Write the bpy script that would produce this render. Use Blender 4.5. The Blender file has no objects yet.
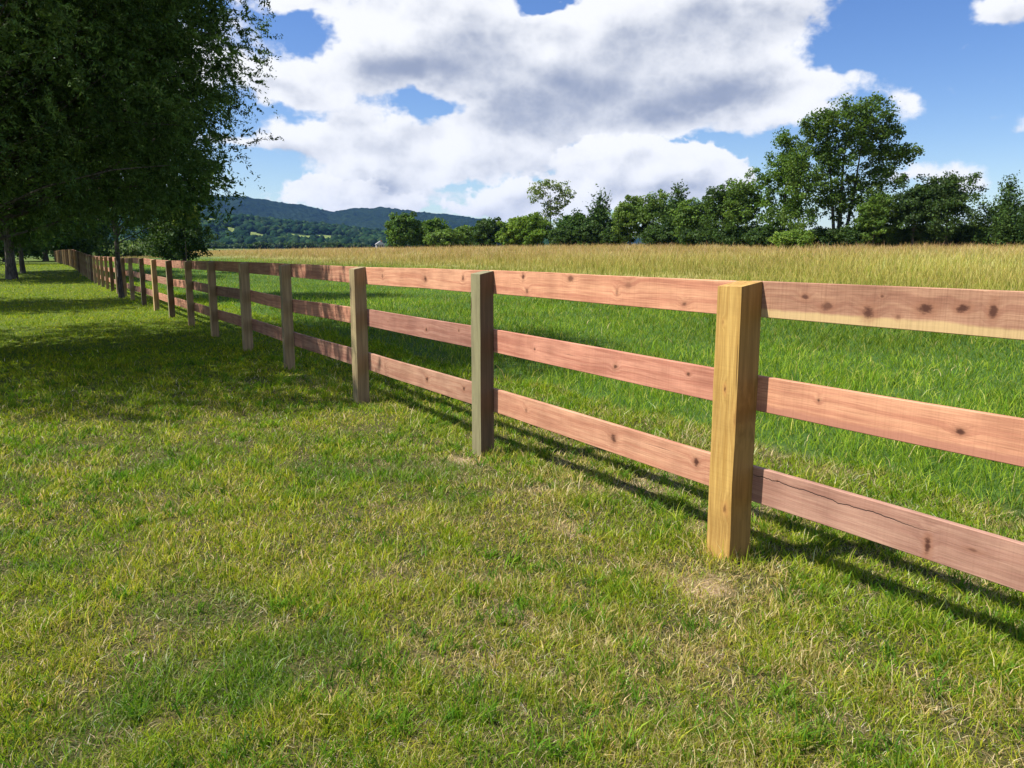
import bpy, math, random
import numpy as np
from mathutils import Vector, Matrix

R = math.radians
rng = np.random.default_rng(7)
random.seed(7)
scene = bpy.context.scene
COL = scene.collection

# ------------------------------------------------------------------ camera
H_CAM = 1.5; FPX = 790.0; PITCH = math.atan((384 - 254) / FPX)
cd = bpy.data.cameras.new('camera'); cam = bpy.data.objects.new('camera', cd); COL.objects.link(cam)
cam.location = (0, 0, H_CAM); cam.rotation_euler = (math.pi / 2 - PITCH, 0, 0)
cd.sensor_width = 36; cd.lens = FPX / 1024 * 36; cd.clip_start = 0.05; cd.clip_end = 20000
scene.camera = cam
CP = math.cos(PITCH); SP = math.sin(PITCH)

def ray(px, py):
    x = (px - 512) / FPX; y = -(py - 384) / FPX
    return np.array([x, CP + y * SP, -SP + y * CP])

# ------------------------------------------------------------------ numeric helpers
def sstep(a, b, x):
    t = np.clip((np.asarray(x, float) - a) / (b - a), 0, 1)
    return t * t * (3 - 2 * t)

def vnoise(x, y, scale, seed=0):
    x = np.asarray(x, float) / scale; y = np.asarray(y, float) / scale
    xi = np.floor(x).astype(np.int64); yi = np.floor(y).astype(np.int64)
    fx = x - xi; fy = y - yi
    fx = fx * fx * (3 - 2 * fx); fy = fy * fy * (3 - 2 * fy)
    def h(a, b):
        n = (a * 374761393 + b * 668265263 + seed * 1442695041) & 0xffffffff
        n = ((n ^ (n >> 13)) * 1274126177) & 0xffffffff
        return ((n ^ (n >> 16)) & 0xffff) / 65535.0
    return (h(xi, yi) * (1 - fx) + h(xi + 1, yi) * fx) * (1 - fy) + (h(xi, yi + 1) * (1 - fx) + h(xi + 1, yi + 1) * fx) * fy

def fbm(x, y, scale, seed=0, octv=4):
    s = 0; a = 0.5; t = 0
    for k in range(octv):
        s = s + a * vnoise(x, y, scale / 2 ** k, seed + 17 * k); t += a; a *= 0.55
    return s / t

# ------------------------------------------------------------------ layout of the fence
TDIR = np.array([-0.517, 0.856]); TDIR /= np.linalg.norm(TDIR)    # away along the fence
NDIR = np.array([TDIR[1], -TDIR[0]])                               # towards the field
P1 = np.array([1.083, 3.78])
posts_xy = [P1 - TDIR * 2.44 * k for k in (2, 1)] + [P1, np.array([-.22, 5.84]), np.array([-1.55, 8.0]), np.array([-2.93, 10.3])]
def on_line(px):
    o = np.array([-2.93, 10.3]); r = ray(px, 300)[:2]
    A = np.array([[TDIR[0], -r[0]], [TDIR[1], -r[1]]])
    t = np.linalg.solve(A, -o)[0]
    return o + TDIR * t
for px in (245.5, 213, 190, 171, 156, 144, 133):
    posts_xy.append(on_line(px))
while posts_xy[-1][1] < 100:
    posts_xy.append(posts_xy[-1] + TDIR * 2.44)

def perp(x, y):
    return (x - P1[0]) * NDIR[0] + (y - P1[1]) * NDIR[1]

def tz(x, y):
    x = np.asarray(x, float); y = np.asarray(y, float)
    p = perp(x, y)
    z = .52 * sstep(37, 66, y) + 1.0 * sstep(60, 150, y) * sstep(0, 40, p) + 1.15 * sstep(20, 100, p) * sstep(10, 60, y)
    d = np.hypot(x, y)
    z = z + np.clip(d - 260, 0, 1600) * .0068 * sstep(0, 300, y + 100)
    z = z + (fbm(x, y, 1.1, 3, 3) - .5) * .05 * sstep(1.2, 2.5, d) * (1 - sstep(30, 60, d)) * (.4 + .6 * sstep(.3, 2, np.abs(p)))
    return z

def bare(x, y):
    """0..1 : how thin and dry the mown lawn is"""
    n = fbm(x, y, 1.3, 11, 4)
    b = .15 * sstep(.60, .80, n) + .45 * sstep(.54, .78, fbm(x, y, .35, 13, 3)) * (.55 + .45 * sstep(-1.2, .9, x))
    p = perp(x, y)
    line = np.exp(-((p + .12) / .24) ** 2) * sstep(.35, .9, vnoise(x, y, .8, 5))
    b = np.maximum(b * (1 - np.exp(-((x + .1) ** 2 + (y - 2.2) ** 2) / .3)), .95 * line)
    for cx, cy, r in ((-1.22, 1.86, .24), (.85, 3.45, .2), (-.35, 5.6, .25)):
        b = np.maximum(b, np.exp(-((x - cx) ** 2 + (y - cy) ** 2) / r ** 2) * (.25 + .8 * vnoise(x, y, .12, 9)))
    return np.clip(b, 0, 1) * (1 - .8 * sstep(6, 12, np.hypot(x, y)))

# ------------------------------------------------------------------ object helpers
def tag(o, label=None, cat=None, group=None, kind=None):
    if label: o['label'] = label
    if cat: o['category'] = cat
    if group: o['group'] = group
    if kind: o['kind'] = kind
    return o

def empty(name, loc, rz=0):
    o = bpy.data.objects.new(name, None); COL.objects.link(o)
    o.location = loc; o.rotation_euler = (0, 0, rz); o.empty_display_size = .2
    return o

def np_mesh(name, V, quads=None, tris=None, mat=None, col=None, attrs=None, smooth=False, parent=None, loc=None, uv=None):
    me = bpy.data.meshes.new(name)
    V = np.asarray(V, np.float32)
    nq = 0 if quads is None else len(quads); nt = 0 if tris is None else len(tris)
    me.vertices.add(len(V)); me.vertices.foreach_set('co', V.ravel())
    L = []
    if nq: L.append(np.asarray(quads, np.int32).ravel())
    if nt: L.append(np.asarray(tris, np.int32).ravel())
    L = np.concatenate(L)
    me.loops.add(len(L)); me.loops.foreach_set('vertex_index', L)
    st = np.concatenate([np.arange(nq) * 4, nq * 4 + np.arange(nt) * 3]).astype(np.int32)
    me.polygons.add(nq + nt); me.polygons.foreach_set('loop_start', st)
    if smooth: me.polygons.foreach_set('use_smooth', np.ones(nq + nt, bool))
    me.update(calc_edges=True)
    if col is not None:
        a = me.color_attributes.new('Col', 'FLOAT_COLOR', 'POINT')
        c = np.ones((len(V), 4), np.float32); c[:, :3] = col
        a.data.foreach_set('color', c.ravel())
    if attrs:
        for k, v in attrs.items():
            a = me.attributes.new(k, 'FLOAT', 'POINT'); a.data.foreach_set('value', np.asarray(v, np.float32))
    if mat: me.materials.append(mat)
    o = bpy.data.objects.new(name, me); COL.objects.link(o)
    if parent: o.parent = parent
    if loc is not None: o.location = loc
    return o

# ------------------------------------------------------------------ node helpers
class NT:
    def __init__(s, tree): s.t = tree; s.n = tree.nodes; s.l = tree.links
    def node(s, ty, **kw):
        n = s.n.new(ty)
        for k, v in kw.items(): setattr(n, k, v)
        return n
    def put(s, sock, v):
        if isinstance(v, bpy.types.NodeSocket): s.l.new(v, sock)
        elif v is not None: sock.default_value = v
    def math(s, op, a, b=None, c=None, clamp=False):
        n = s.node('ShaderNodeMath', operation=op, use_clamp=clamp)
        s.put(n.inputs[0], a); s.put(n.inputs[1], b)
        if c is not None: s.put(n.inputs[2], c)
        return n.outputs[0]
    def vmath(s, op, a, b=None):
        n = s.node('ShaderNodeVectorMath', operation=op); s.put(n.inputs[0], a); s.put(n.inputs[1], b)
        return n.outputs['Value'] if op in ('DOT_PRODUCT', 'LENGTH', 'DISTANCE') else n.outputs[0]
    def noise(s, vec, scale, detail=4, rough=.55, dist=0.0, out=0):
        n = s.node('ShaderNodeTexNoise'); s.put(n.inputs['Vector'], vec)
        n.inputs['Scale'].default_value = scale; n.inputs['Detail'].default_value = detail
        n.inputs['Roughness'].default_value = rough; n.inputs['Distortion'].default_value = dist
        return n.outputs[out]
    def mix(s, f, a, b):
        n = s.node('ShaderNodeMix', data_type='RGBA'); s.put(n.inputs['Factor'], f)
        for k, v in ((6, a), (7, b)):
            if isinstance(v, bpy.types.NodeSocket): s.l.new(v, n.inputs[k])
            else: n.inputs[k].default_value = (v[0], v[1], v[2], 1)
        return n.outputs[2]
    def mul(s, a, b):
        n = s.node('ShaderNodeMix', data_type='RGBA', blend_type='MULTIPLY'); n.inputs['Factor'].default_value = 1
        for k, v in ((6, a), (7, b)):
            if isinstance(v, bpy.types.NodeSocket): s.l.new(v, n.inputs[k])
            else: n.inputs[k].default_value = (v[0], v[1], v[2], 1)
        return n.outputs[2]
    def ramp(s, v, a, b, lo=0., hi=1.):
        n = s.node('ShaderNodeMapRange', interpolation_type='SMOOTHSTEP'); s.put(n.inputs[0], v)
        n.inputs[1].default_value = a; n.inputs[2].default_value = b; n.inputs[3].default_value = lo; n.inputs[4].default_value = hi
        return n.outputs[0]
    def mapping(s, vec, scale=(1, 1, 1), loc=(0, 0, 0)):
        n = s.node('ShaderNodeMapping'); s.put(n.inputs[0], vec)
        n.inputs['Scale'].default_value = scale; s.put(n.inputs['Location'], loc)
        return n.outputs[0]

def newmat(name):
    m = bpy.data.materials.new(name); m.use_nodes = True
    m.node_tree.nodes.clear(); t = NT(m.node_tree)
    t.out = t.node('ShaderNodeOutputMaterial')
    return m, t

def finish(t, color, rough=.7, bump=None, bstr=.3, bdist=.01, spec=.3, trans=0, tcol=None):
    p = t.node('ShaderNodeBsdfPrincipled')
    if isinstance(color, bpy.types.NodeSocket): t.l.new(color, p.inputs['Base Color'])
    else: p.inputs['Base Color'].default_value = (*color, 1)
    t.put(p.inputs['Roughness'], rough); p.inputs['Specular IOR Level'].default_value = spec
    if bump is not None:
        b = t.node('ShaderNodeBump'); b.inputs['Strength'].default_value = bstr; b.inputs['Distance'].default_value = bdist
        t.l.new(bump, b.inputs['Height']); t.l.new(b.outputs[0], p.inputs['Normal'])
    sh = p.outputs[0]
    if trans:
        tr = t.node('ShaderNodeBsdfTranslucent')
        c = tcol or color
        if isinstance(c, bpy.types.NodeSocket): t.l.new(c, tr.inputs[0])
        else: tr.inputs[0].default_value = (*c, 1)
        mx = t.node('ShaderNodeMixShader'); mx.inputs[0].default_value = trans
        t.l.new(sh, mx.inputs[1]); t.l.new(tr.outputs[0], mx.inputs[2]); sh = mx.outputs[0]
    t.l.new(sh, t.out.inputs['Surface'])

def leafmat(name, trans=.35, rough=.55, spec=.3, tint=(1.25, 1.3, .7), gain=1.):
    m, t = newmat(name)
    a = t.mul(t.node('ShaderNodeVertexColor', layer_name='Col').outputs[0], (gain,) * 3)
    finish(t, a, rough=rough, spec=spec, trans=trans, tcol=t.mul(a, tint))
    return m

M_LEAF = leafmat('leaf', .38, .6, .2)
M_NEEDLE = leafmat('needle', .20, .7, .12)
M_GRASS = leafmat('grass_blade', .40, .65, .14, gain=1.04)
M_HAY = leafmat('hay_blade', .35, .7, .12, (1.1, 1.05, .8), gain=.9)

def barkmat():
    m, t = newmat('bark')
    g = t.node('ShaderNodeTexCoord').outputs['Object']
    v = t.mapping(g, (9, 9, 1.6))
    n = t.noise(v, 2.2, 6, .65, .6); n2 = t.noise(g, .9, 3)
    c = t.mix(t.ramp(n, .32, .68), (.035, .028, .023), (.14, .12, .10))
    c = t.mix(t.ramp(n2, .5, .75, 0, .5), c, (.25, .24, .21))
    finish(t, c, .9, n, .8, .03, .15); return m
M_BARK = barkmat()

# ------------------------------------------------------------------ wood
def woodmat(name, c1, c2, axis='x', knots=None, sap=None, crack=None, grey=0.0, kcol=(.06, .02, .012), saw=.75, seed=0., voro=True, greycol=(.24, .23, .18), side=None):
    """c1/c2 light and dark grain; axis = grain direction in object space; knots = [(u, v, ru, rv, strength)] u along the grain"""
    m, t = newmat(name)
    oc = t.node('ShaderNodeTexCoord').outputs['Object']
    rnd = t.node('ShaderNodeObjectInfo').outputs['Random']
    sep = t.node('ShaderNodeSeparateXYZ'); t.l.new(oc, sep.inputs[0])
    X, Y, Z = sep.outputs
    if axis == 'x': u = X; v = Z; w = Y
    else: u = Z; v = X; w = Y
    off = t.math('MULTIPLY', rnd, 37.0)
    comb = t.node('ShaderNodeCombineXYZ'); t.l.new(t.math('ADD', u, off), comb.inputs[0]); t.l.new(v, comb.inputs[1]); t.l.new(w, comb.inputs[2])
    p = comb.outputs[0]
    # knots
    km = None; bend = None
    if voro:
        vs = t.node('ShaderNodeTexVoronoi', feature='F1'); vs.inputs['Scale'].default_value = 1
        vs.inputs['Randomness'].default_value = 1
        t.l.new(t.mapping(p, (1.15, 5.2, 5.2), (seed, .3 + seed, .2)), vs.inputs['Vector'])
        km = t.ramp(t.math('ADD', vs.outputs['Distance'], t.math('MULTIPLY', t.noise(p, 30, 3, .6), .08)), .08, .15, 1, 0)
        bend = t.ramp(vs.outputs['Distance'], .0, .5, 1, 0)
    warp = t.noise(t.mapping(p, (6, 14, 14)), 2.5, 5, .7)
    halo = None
    for (ku, kv, ru, rv, st) in (knots or []):
        du = t.math('DIVIDE', t.math('SUBTRACT', u, ku), ru); dv = t.math('DIVIDE', t.math('SUBTRACT', v, kv), rv)
        d = t.math('SQRT', t.math('ADD', t.math('MULTIPLY', du, du), t.math('MULTIPLY', dv, dv)))
        d = t.math('ADD', d, t.math('MULTIPLY', t.math('SUBTRACT', warp, .5), 2.4))
        k = t.ramp(d, .35, 1.15, st, 0); b = t.ramp(d, .3, 4, 1, 0)
        hh_ = t.ramp(d, .7, 2.3, .6 * st, 0); halo = hh_ if halo is None else t.math('MAXIMUM', halo, hh_)
        km = k if km is None else t.math('MAXIMUM', km, k)
        bend = b if bend is None else t.math('MAXIMUM', bend, b)
    if km is None: km = t.math('MULTIPLY', warp, 0.0); bend = km
    slow = t.noise(t.mapping(p, (.7, 2.5, 2.5)), 1.5, 2, .5)
    gc = t.node('ShaderNodeCombineXYZ')
    t.l.new(t.math('MULTIPLY', t.math('ADD', u, off), .55), gc.inputs[0])
    vv = t.math('ADD', t.math('ADD', v, t.math('MULTIPLY', slow, .07)), t.math('MULTIPLY', bend, .028))
    t.l.new(t.math('MULTIPLY', vv, 16), gc.inputs[1]); t.l.new(t.math('MULTIPLY', w, 16), gc.inputs[2])
    g1 = t.noise(gc.outputs[0], 2.6, 5, .6, .3)
    fine = t.noise(t.mapping(p, (3, 150, 150)), 2.0, 3, .6)
    c = t.mix(t.ramp(g1, .33, .68), c1, c2)
    c = t.mul(c, t.mix(t.ramp(fine, .35, .7), (1.08, 1.08, 1.08), (.80, .78, .76)))
    blot = t.noise(p, 3.2, 4, .6)
    c = t.mul(c, t.mix(t.ramp(blot, .35, .7), (1.1, 1.1, 1.1), (.84, .80, .80)))
    hv = t.math('ADD', t.math('MULTIPLY', rnd, .50), .63)
    hc = t.node('ShaderNodeCombineXYZ'); t.l.new(hv, hc.inputs[0]); t.l.new(t.math('ADD', t.math('MULTIPLY', hv, .8), .2), hc.inputs[1]); t.l.new(t.math('ADD', t.math('MULTIPLY', hv, .6), .4), hc.inputs[2])
    c = t.mul(c, hc.outputs[0])
    if sap:      # (v below which pale sapwood shows, colour)
        edge = t.math('ADD', v, t.math('MULTIPLY', t.math('SUBTRACT', t.noise(t.mapping(p, (2, 3, 3)), 1.6, 4, .6), .5), .07))
        c = t.mix(t.ramp(edge, sap[0] - .008, sap[0] + .01, .85, 0), c, sap[1])
    sawn = t.noise(t.mapping(p, (60, 1.2, 1.2)), 1.5, 3, .7)
    c = t.mul(c, t.mix(t.ramp(sawn, .42, .72, 0, .5 * saw), (1, 1, 1), (.62, .58, .55)))
    if grey:
        gn = t.noise(t.mapping(p, (1.2, 9, 9)), 2, 5, .65)
        c = t.mix(t.ramp(gn, .3, .7, grey * .45, grey), c, greycol)
    if side:     # end-on faces a darker brown: shade of the unlit side put into the colour
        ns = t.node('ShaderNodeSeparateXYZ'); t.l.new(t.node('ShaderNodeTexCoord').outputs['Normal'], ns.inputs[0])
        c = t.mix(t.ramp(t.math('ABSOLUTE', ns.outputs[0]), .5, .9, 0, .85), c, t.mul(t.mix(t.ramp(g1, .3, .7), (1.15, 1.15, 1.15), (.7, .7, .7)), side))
    # drying checks along the grain
    ck = t.noise(t.mapping(p, (1.4, 42, 42), (0, seed, 1)), 1.2, 2, .5)
    ckm = t.ramp(ck, .735, .76, 0, .7)
    c = t.mix(ckm, c, (kcol[0] * .6, kcol[1] * .7, kcol[2] * .7))
    if halo is not None: c = t.mix(halo, c, (kcol[0] * 3.4 + .05, kcol[1] * 4 + .03, kcol[2] * 3.4 + .02))
    c = t.mix(t.math('MULTIPLY', km, .95), c, kcol)
    hgt = t.math('ADD', t.math('MULTIPLY', fine, .35), t.math('ADD', t.math('MULTIPLY', sawn, .45 * saw), t.math('MULTIPLY', g1, .3)))
    hgt = t.math('SUBTRACT', hgt, t.math('ADD', t.math('MULTIPLY', ckm, 1.2), t.math('MULTIPLY', km, .25)))
    if crack:   # v = v0 + slope*u, wandering, between u0 and u1
        v0, sl, u0, u1, wd = crack
        nz = t.math('MULTIPLY', t.math('SUBTRACT', t.noise(t.mapping(p, (4, 0, 0)), 1.5, 5, .65), .5), .045)
        dd = t.math('ABSOLUTE', t.math('SUBTRACT', v, t.math('ADD', t.math('ADD', nz, v0), t.math('MULTIPLY', u, sl))))
        cm = t.math('MULTIPLY', t.ramp(dd, wd * .4, wd, 1, 0), t.math('MULTIPLY', t.ramp(u, u0, u0 + .1), t.ramp(u, u1 - .3, u1, 1, 0)))
        c = t.mix(t.math('MULTIPLY', cm, .9), c, (.03, .015, .012)); hgt = t.math('SUBTRACT', hgt, t.math('MULTIPLY', cm, 2.))
    finish(t, c, .72, hgt, .55, .0022, .25)
    return m

PINK1 = (.51, .265, .16); PINK2 = (.34, .145, .09)
M_RAIL = woodmat('pink_cedar', PINK1, PINK2)
M_RAIL_KNOTTY = woodmat('knotty_cedar', (.58, .295, .165), (.42, .185, .105), voro=False, sap=(-.045, (.52, .37, .17)), saw=1.0,
    knots=[(.03, .045, .02, .022, .6), (.315, .024, .022, .014, .85), (.43, -.012, .030, .022, .75), (.63, -.024, .030, .028, .95), (.69, .045, .009, .007, .7), (.765, -.035, .012, .012, .5),
           (.88, .004, .038, .024, 1.0), (1.02, .016, .026, .018, 1.0), (1.13, .012, .016, .032, .95), (1.35, -.01, .03, .02, .9), (1.7, .02, .03, .02, .9)])
M_RAIL_MID = woodmat('streaked_cedar', (.51, .265, .155), (.39, .175, .105), voro=False, saw=.5,
    knots=[(.42, .02, .010, .011, .9), (1.05, .0, .022, .015, 1.0), (.05, .05, .02, .02, .35), (1.6, -.03, .02, .02, .9)], sap=(-.05, (.36, .155, .10)))
M_RAIL_CRACK = woodmat('cracked_cedar', (.51, .28, .185), (.40, .195, .13), voro=False, saw=.35, crack=(.050, -.018, .02, 1.06, .0034),
    knots=[(.965, -.03, .015, .042, 1.0), (1.14, .012, .03, .008, .6), (.22, .052, .008, .007, .8)])
M_RAIL_B = woodmat('pink_cedar_knots', (.53, .28, .165), (.38, .165, .10), voro=False, saw=.6,
    knots=[(.45, .05, .016, .022, .9), (.50, -.045, .02, .02, .7), (1.0, .055, .03, .02, .7), (1.55, .03, .03, .02, .35), (2.0, -.05, .02, .014, .7), (1.45, -.01, .014, .02, .5)])
M_RAIL_C = woodmat('pink_cedar_fine', (.49, .235, .155), (.36, .145, .095), voro=False, saw=.5,
    knots=[(1.45, -.01, .018, .016, .9), (.6, .0, .01, .01, .8), (2.05, .03, .012, .01, .8)])
M_RAIL_D = woodmat('pink_cedar_low', (.54, .29, .175), (.41, .185, .11), voro=False, saw=.4,
    knots=[(.5, .0, .018, .02, .5), (1.45, .0, .030, .026, .95), (2.13, .02, .018, .02, 1.0)])
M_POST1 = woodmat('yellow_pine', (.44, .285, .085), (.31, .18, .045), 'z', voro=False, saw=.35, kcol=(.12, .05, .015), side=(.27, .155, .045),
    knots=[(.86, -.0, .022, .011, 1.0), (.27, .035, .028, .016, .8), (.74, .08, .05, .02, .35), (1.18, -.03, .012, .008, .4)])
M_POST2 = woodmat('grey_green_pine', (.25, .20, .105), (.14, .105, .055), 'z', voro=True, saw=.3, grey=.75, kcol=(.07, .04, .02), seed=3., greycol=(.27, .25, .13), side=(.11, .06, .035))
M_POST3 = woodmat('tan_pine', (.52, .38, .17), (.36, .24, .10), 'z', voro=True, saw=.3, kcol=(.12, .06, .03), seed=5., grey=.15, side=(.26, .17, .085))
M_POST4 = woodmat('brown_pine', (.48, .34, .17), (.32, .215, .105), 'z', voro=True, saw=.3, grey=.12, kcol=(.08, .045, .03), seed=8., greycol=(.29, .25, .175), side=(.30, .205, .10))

def boxmesh(name, sx, sy, z0, z1, mat, segs=1, bev=.005, jag=.0, parent=None, loc=(0, 0, 0), rz=0, rx=None):
    """vertical post, local origin at the base"""
    import bmesh
    bm = bmesh.new()
    nz = segs
    rings = []
    for k in range(nz + 1):
        z = z0 + (z1 - z0) * k / nz
        r = []
        for (a, b) in ((-1, -1), (1, -1), (1, 1), (-1, 1)):
            j = random.uniform(-jag, jag); j2 = random.uniform(-jag, jag)
            r.append(bm.verts.new((a * sx / 2 + j, b * sy / 2 + j2, z + (random.uniform(-.003, .003) - (.026 if b < 0 else 0) if k == nz else 0))))
        rings.append(r)
    for k in range(nz):
        for i in range(4):
            bm.faces.new((rings[k][i], rings[k][(i + 1) % 4], rings[k + 1][(i + 1) % 4], rings[k + 1][i]))
    bm.faces.new(rings[-1]); bm.faces.new(rings[0][::-1])
    ed = [e for e in bm.edges if e.calc_length() > 0 and (abs(e.verts[0].co.z - e.verts[1].co.z) > 1e-3 or e.verts[0].co.z > z1 - .01)]
    ed = [e for e in ed if len(e.link_faces) == 2 and e.calc_face_angle(0) > .8]
    bmesh.ops.bevel(bm, geom=ed, offset=bev, segments=2, affect='EDGES')
    me = bpy.data.meshes.new(name); bm.to_mesh(me); bm.free(); me.materials.append(mat)
    o = bpy.data.objects.new(name, me); COL.objects.link(o); o.location = loc; o.rotation_euler = (0, 0, rz)
    if parent: o.parent = parent
    return o

def railmesh(name, A, B, w, th, mat, parent, seed=0):
    """board from A to B (3d points at its centre), height w, thickness th; grain along local x"""
    A = np.array(A); B = np.array(B); L = np.linalg.norm(B - A)
    n = 14
    xs = np.linspace(0, L, n + 1)
    wv = (vnoise(xs, 0 * xs, .6, seed) - .5) * .006; wt = (vnoise(xs, 0 * xs, .7, seed + 5) - .5) * .005; tw = (vnoise(xs, 0 * xs, 1.2, seed + 9) - .5) * .006
    bv = .003; prof = [(-th / 2 + bv, -w / 2), (th / 2 - bv, -w / 2), (th / 2, -w / 2 + bv), (th / 2, w / 2 - bv), (th / 2 - bv, w / 2), (-th / 2 + bv, w / 2), (-th / 2, w / 2 - bv), (-th / 2, -w / 2 + bv)]
    V = []
    for i, x in enumerate(xs):
        for (a, b) in prof:
            V.append((x, a + wv[i] + tw[i] * b / w, b + wt[i]))
    Q = []
    m = len(prof)
    for i in range(n):
        for j in range(m):
            Q.append((i * m + j, (i + 1) * m + j, (i + 1) * m + (j + 1) % m, i * m + (j + 1) % m))
    me = bpy.data.meshes.new(name)
    F = Q + [tuple(range(m)), tuple(range(n * m + m - 1, n * m - 1, -1))]
    me.from_pydata(V, [], F); me.materials.append(mat); me.update()
    o = bpy.data.objects.new(name, me); COL.objects.link(o)
    d = (B - A) / L
    o.parent = parent
    yaw = math.atan2(d[1], d[0]); pit = -math.asin(d[2])
    o.location = tuple(A); o.rotation_euler = (0, pit, yaw)
    return o

fence = empty('wooden_fence', (P1[0], P1[1], 0))
tag(fence, 'three-rail wooden fence of pinkish cedar boards on square pine posts receding across the lawn', 'fence')
F0 = np.array([P1[0], P1[1], 0.0])
YAW = math.atan2(-TDIR[1], -TDIR[0])        # rails run local +x toward the camera (near end)
post_h = {2: 1.375, 3: 1.382, 4: 1.378}
post_w = {0: (.165, .165), 1: (.165, .165), 2: (.152, .140), 3: (.140, .112), 4: (.15, .122)}
RZ = []
HALF = []
for i, p in enumerate(posts_xy):
    g = float(tz(p[0], p[1]))
    h = post_h.get(i, 1.375 + random.uniform(-.02, .02))
    w = post_w.get(i, (.135 + random.uniform(-.012, .012), .125 + random.uniform(-.01, .01)))
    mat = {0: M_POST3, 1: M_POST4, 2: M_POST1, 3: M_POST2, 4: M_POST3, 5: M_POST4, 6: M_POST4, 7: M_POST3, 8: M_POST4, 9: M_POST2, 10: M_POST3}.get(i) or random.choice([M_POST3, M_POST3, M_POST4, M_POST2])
    lx = -TDIR  # local x
    o = boxmesh('post', w[0], w[1], -.35, h, mat, segs=7 if i < 12 else 1, jag=.0016 if i < 12 else 0, bev=.006 if i not in (5, 6) else .022,
                parent=fence, loc=(p[0] - F0[0], p[1] - F0[1], g), rz=YAW + (random.uniform(-.05, .05) if i not in (2, 3, 4) else 0))
    if i == 2: tag(o, 'thick new yellow pine post nearest the camera')
    if i == 3: tag(o, 'weathered grey-green post, second from the camera')
    if i == 4: tag(o, 'tan post with a bright front edge, third from the camera')
    HALF.append(w[1] / 2)
    dz = {0: (.02, 0, 0), 1: (.008, -.003, -.003), 2: (.0, 0, 0), 3: (.004, .030, .038), 4: (0, .03, .035)}.get(i, (random.uniform(-.012, .004), random.uniform(-.008, .03), random.uniform(-.005, .03)))
    RZ.append((g + h - .088 + dz[0], g + .838 + dz[1], g + .386 + dz[2]))
TH = .028
npz = len(posts_xy)
specials = {(1, 0): M_RAIL_KNOTTY, (1, 1): M_RAIL_MID, (1, 2): M_RAIL_CRACK, (2, 0): M_RAIL_B, (2, 1): M_RAIL_C, (2, 2): M_RAIL_D, (3, 1): M_RAIL_C, (3, 0): M_RAIL_D, (3, 2): M_RAIL_D}
i = 0; bi = 0
while i < npz - 1:
    span = 1 if i < 18 else 2
    j = min(i + span, npz - 1)
    pj, pi = posts_xy[j], posts_xy[i]
    for r in range(3):
        oi = HALF[i] + TH / 2 + .001; oj = HALF[j] + TH / 2 + .001
        A = np.array([*(pj + NDIR * oj), RZ[j][r]]) - F0
        B = np.array([*(pi + NDIR * oi), RZ[i][r]]) - F0
        L = np.linalg.norm(B - A); d = (B - A) / L
        A2 = A + d * .003; B2 = B - d * .003
        m = specials.get((i, r), M_RAIL)
        o = railmesh('rail', A2, B2, .170 if r < 2 else .176, TH, m, fence, seed=100 + 7 * i + r)
        if (i, r) == (1, 0): tag(o, 'top rail with a row of dark knots and a pale lower edge')
        if (i, r) == (1, 2): tag(o, 'bottom rail with a long dark crack')
    i = j

# ------------------------------------------------------------------ ground: one radial sheet to the horizon
def build_ground():
    az = np.concatenate([np.linspace(-180, -60, 50, endpoint=False), np.linspace(-60, 60, 481), np.linspace(60, 180, 51)[1:-1]])
    az = np.radians(az)
    rr = np.concatenate([[0.02], np.geomspace(.4, 60, 330), np.geomspace(62, 9000, 110)])
    A, Rr = np.meshgrid(az, rr)
    x = np.sin(A) * Rr; y = np.cos(A) * Rr
    z = tz(x, y)
    V = np.stack([x, y, z], -1).reshape(-1, 3)
    na, nr = len(az), len(rr)
    i = np.arange(nr - 1)[:, None]; j = np.arange(na)[None, :]; j2 = (j + 1) % na
    Q = np.stack([i * na + j, i * na + j2, (i + 1) * na + j2, (i + 1) * na + j], -1).reshape(-1, 4)
    Q = Q[:, ::-1]
    b = bare(V[:, 0], V[:, 1])
    m, t = newmat('soil_and_thatch')
    g = t.node('ShaderNodeTexCoord').outputs['Object']
    at = t.node('ShaderNodeAttribute', attribute_name='bare')
    n1 = t.noise(g, 60, 5, .7); n2 = t.noise(g, 9, 5, .65); n3 = t.noise(g, .35, 5, .6)
    soil = t.mix(t.ramp(n1, .35, .65), (.36, .27, .16), (.17, .12, .07))
    thatch = t.mix(t.ramp(n1, .38, .62), (.10, .085, .03), (.022, .030, .009))
    green = t.mix(t.ramp(n2, .3, .7), (.06, .095, .014), (.10, .13, .02))
    pd = t.vmath('DOT_PRODUCT', g, (NDIR[0], NDIR[1], 0)); pd = t.math('SUBTRACT', pd, float(P1 @ NDIR))
    ln = t.vmath('LENGTH', g)
    near = t.mix(t.ramp(at.outputs['Fac'], .15, .75), thatch, soil)
    lawn = t.mix(t.ramp(ln, 6, 14), near, green)
    fieldc = t.mix(t.ramp(n2, .3, .7), (.04, .085, .015), (.06, .11, .022))
    hay = t.mix(t.ramp(n3, .3, .7), (.36, .30, .11), (.26, .25, .07))
    fld = t.mix(t.ramp(t.math('ADD', pd, t.math('MULTIPLY', t.math('SUBTRACT', n3, .5), 8)), 17, 32), fieldc, hay)
    c = t.mix(t.ramp(pd, 1.7, 2.2), lawn, fld)
    far = t.mix(t.ramp(t.noise(g, .006, 5, .6), .4, .6), (.035, .07, .02), (.12, .16, .04))
    c = t.mix(t.ramp(ln, 230, 320), c, far)
    finish(t, c, .95, n1, .6, .02, .1)
    o = np_mesh('ground', V, quads=Q, mat=m, attrs={'bare': b}, smooth=True)
    tag(o, kind='structure')
build_ground()

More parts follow.
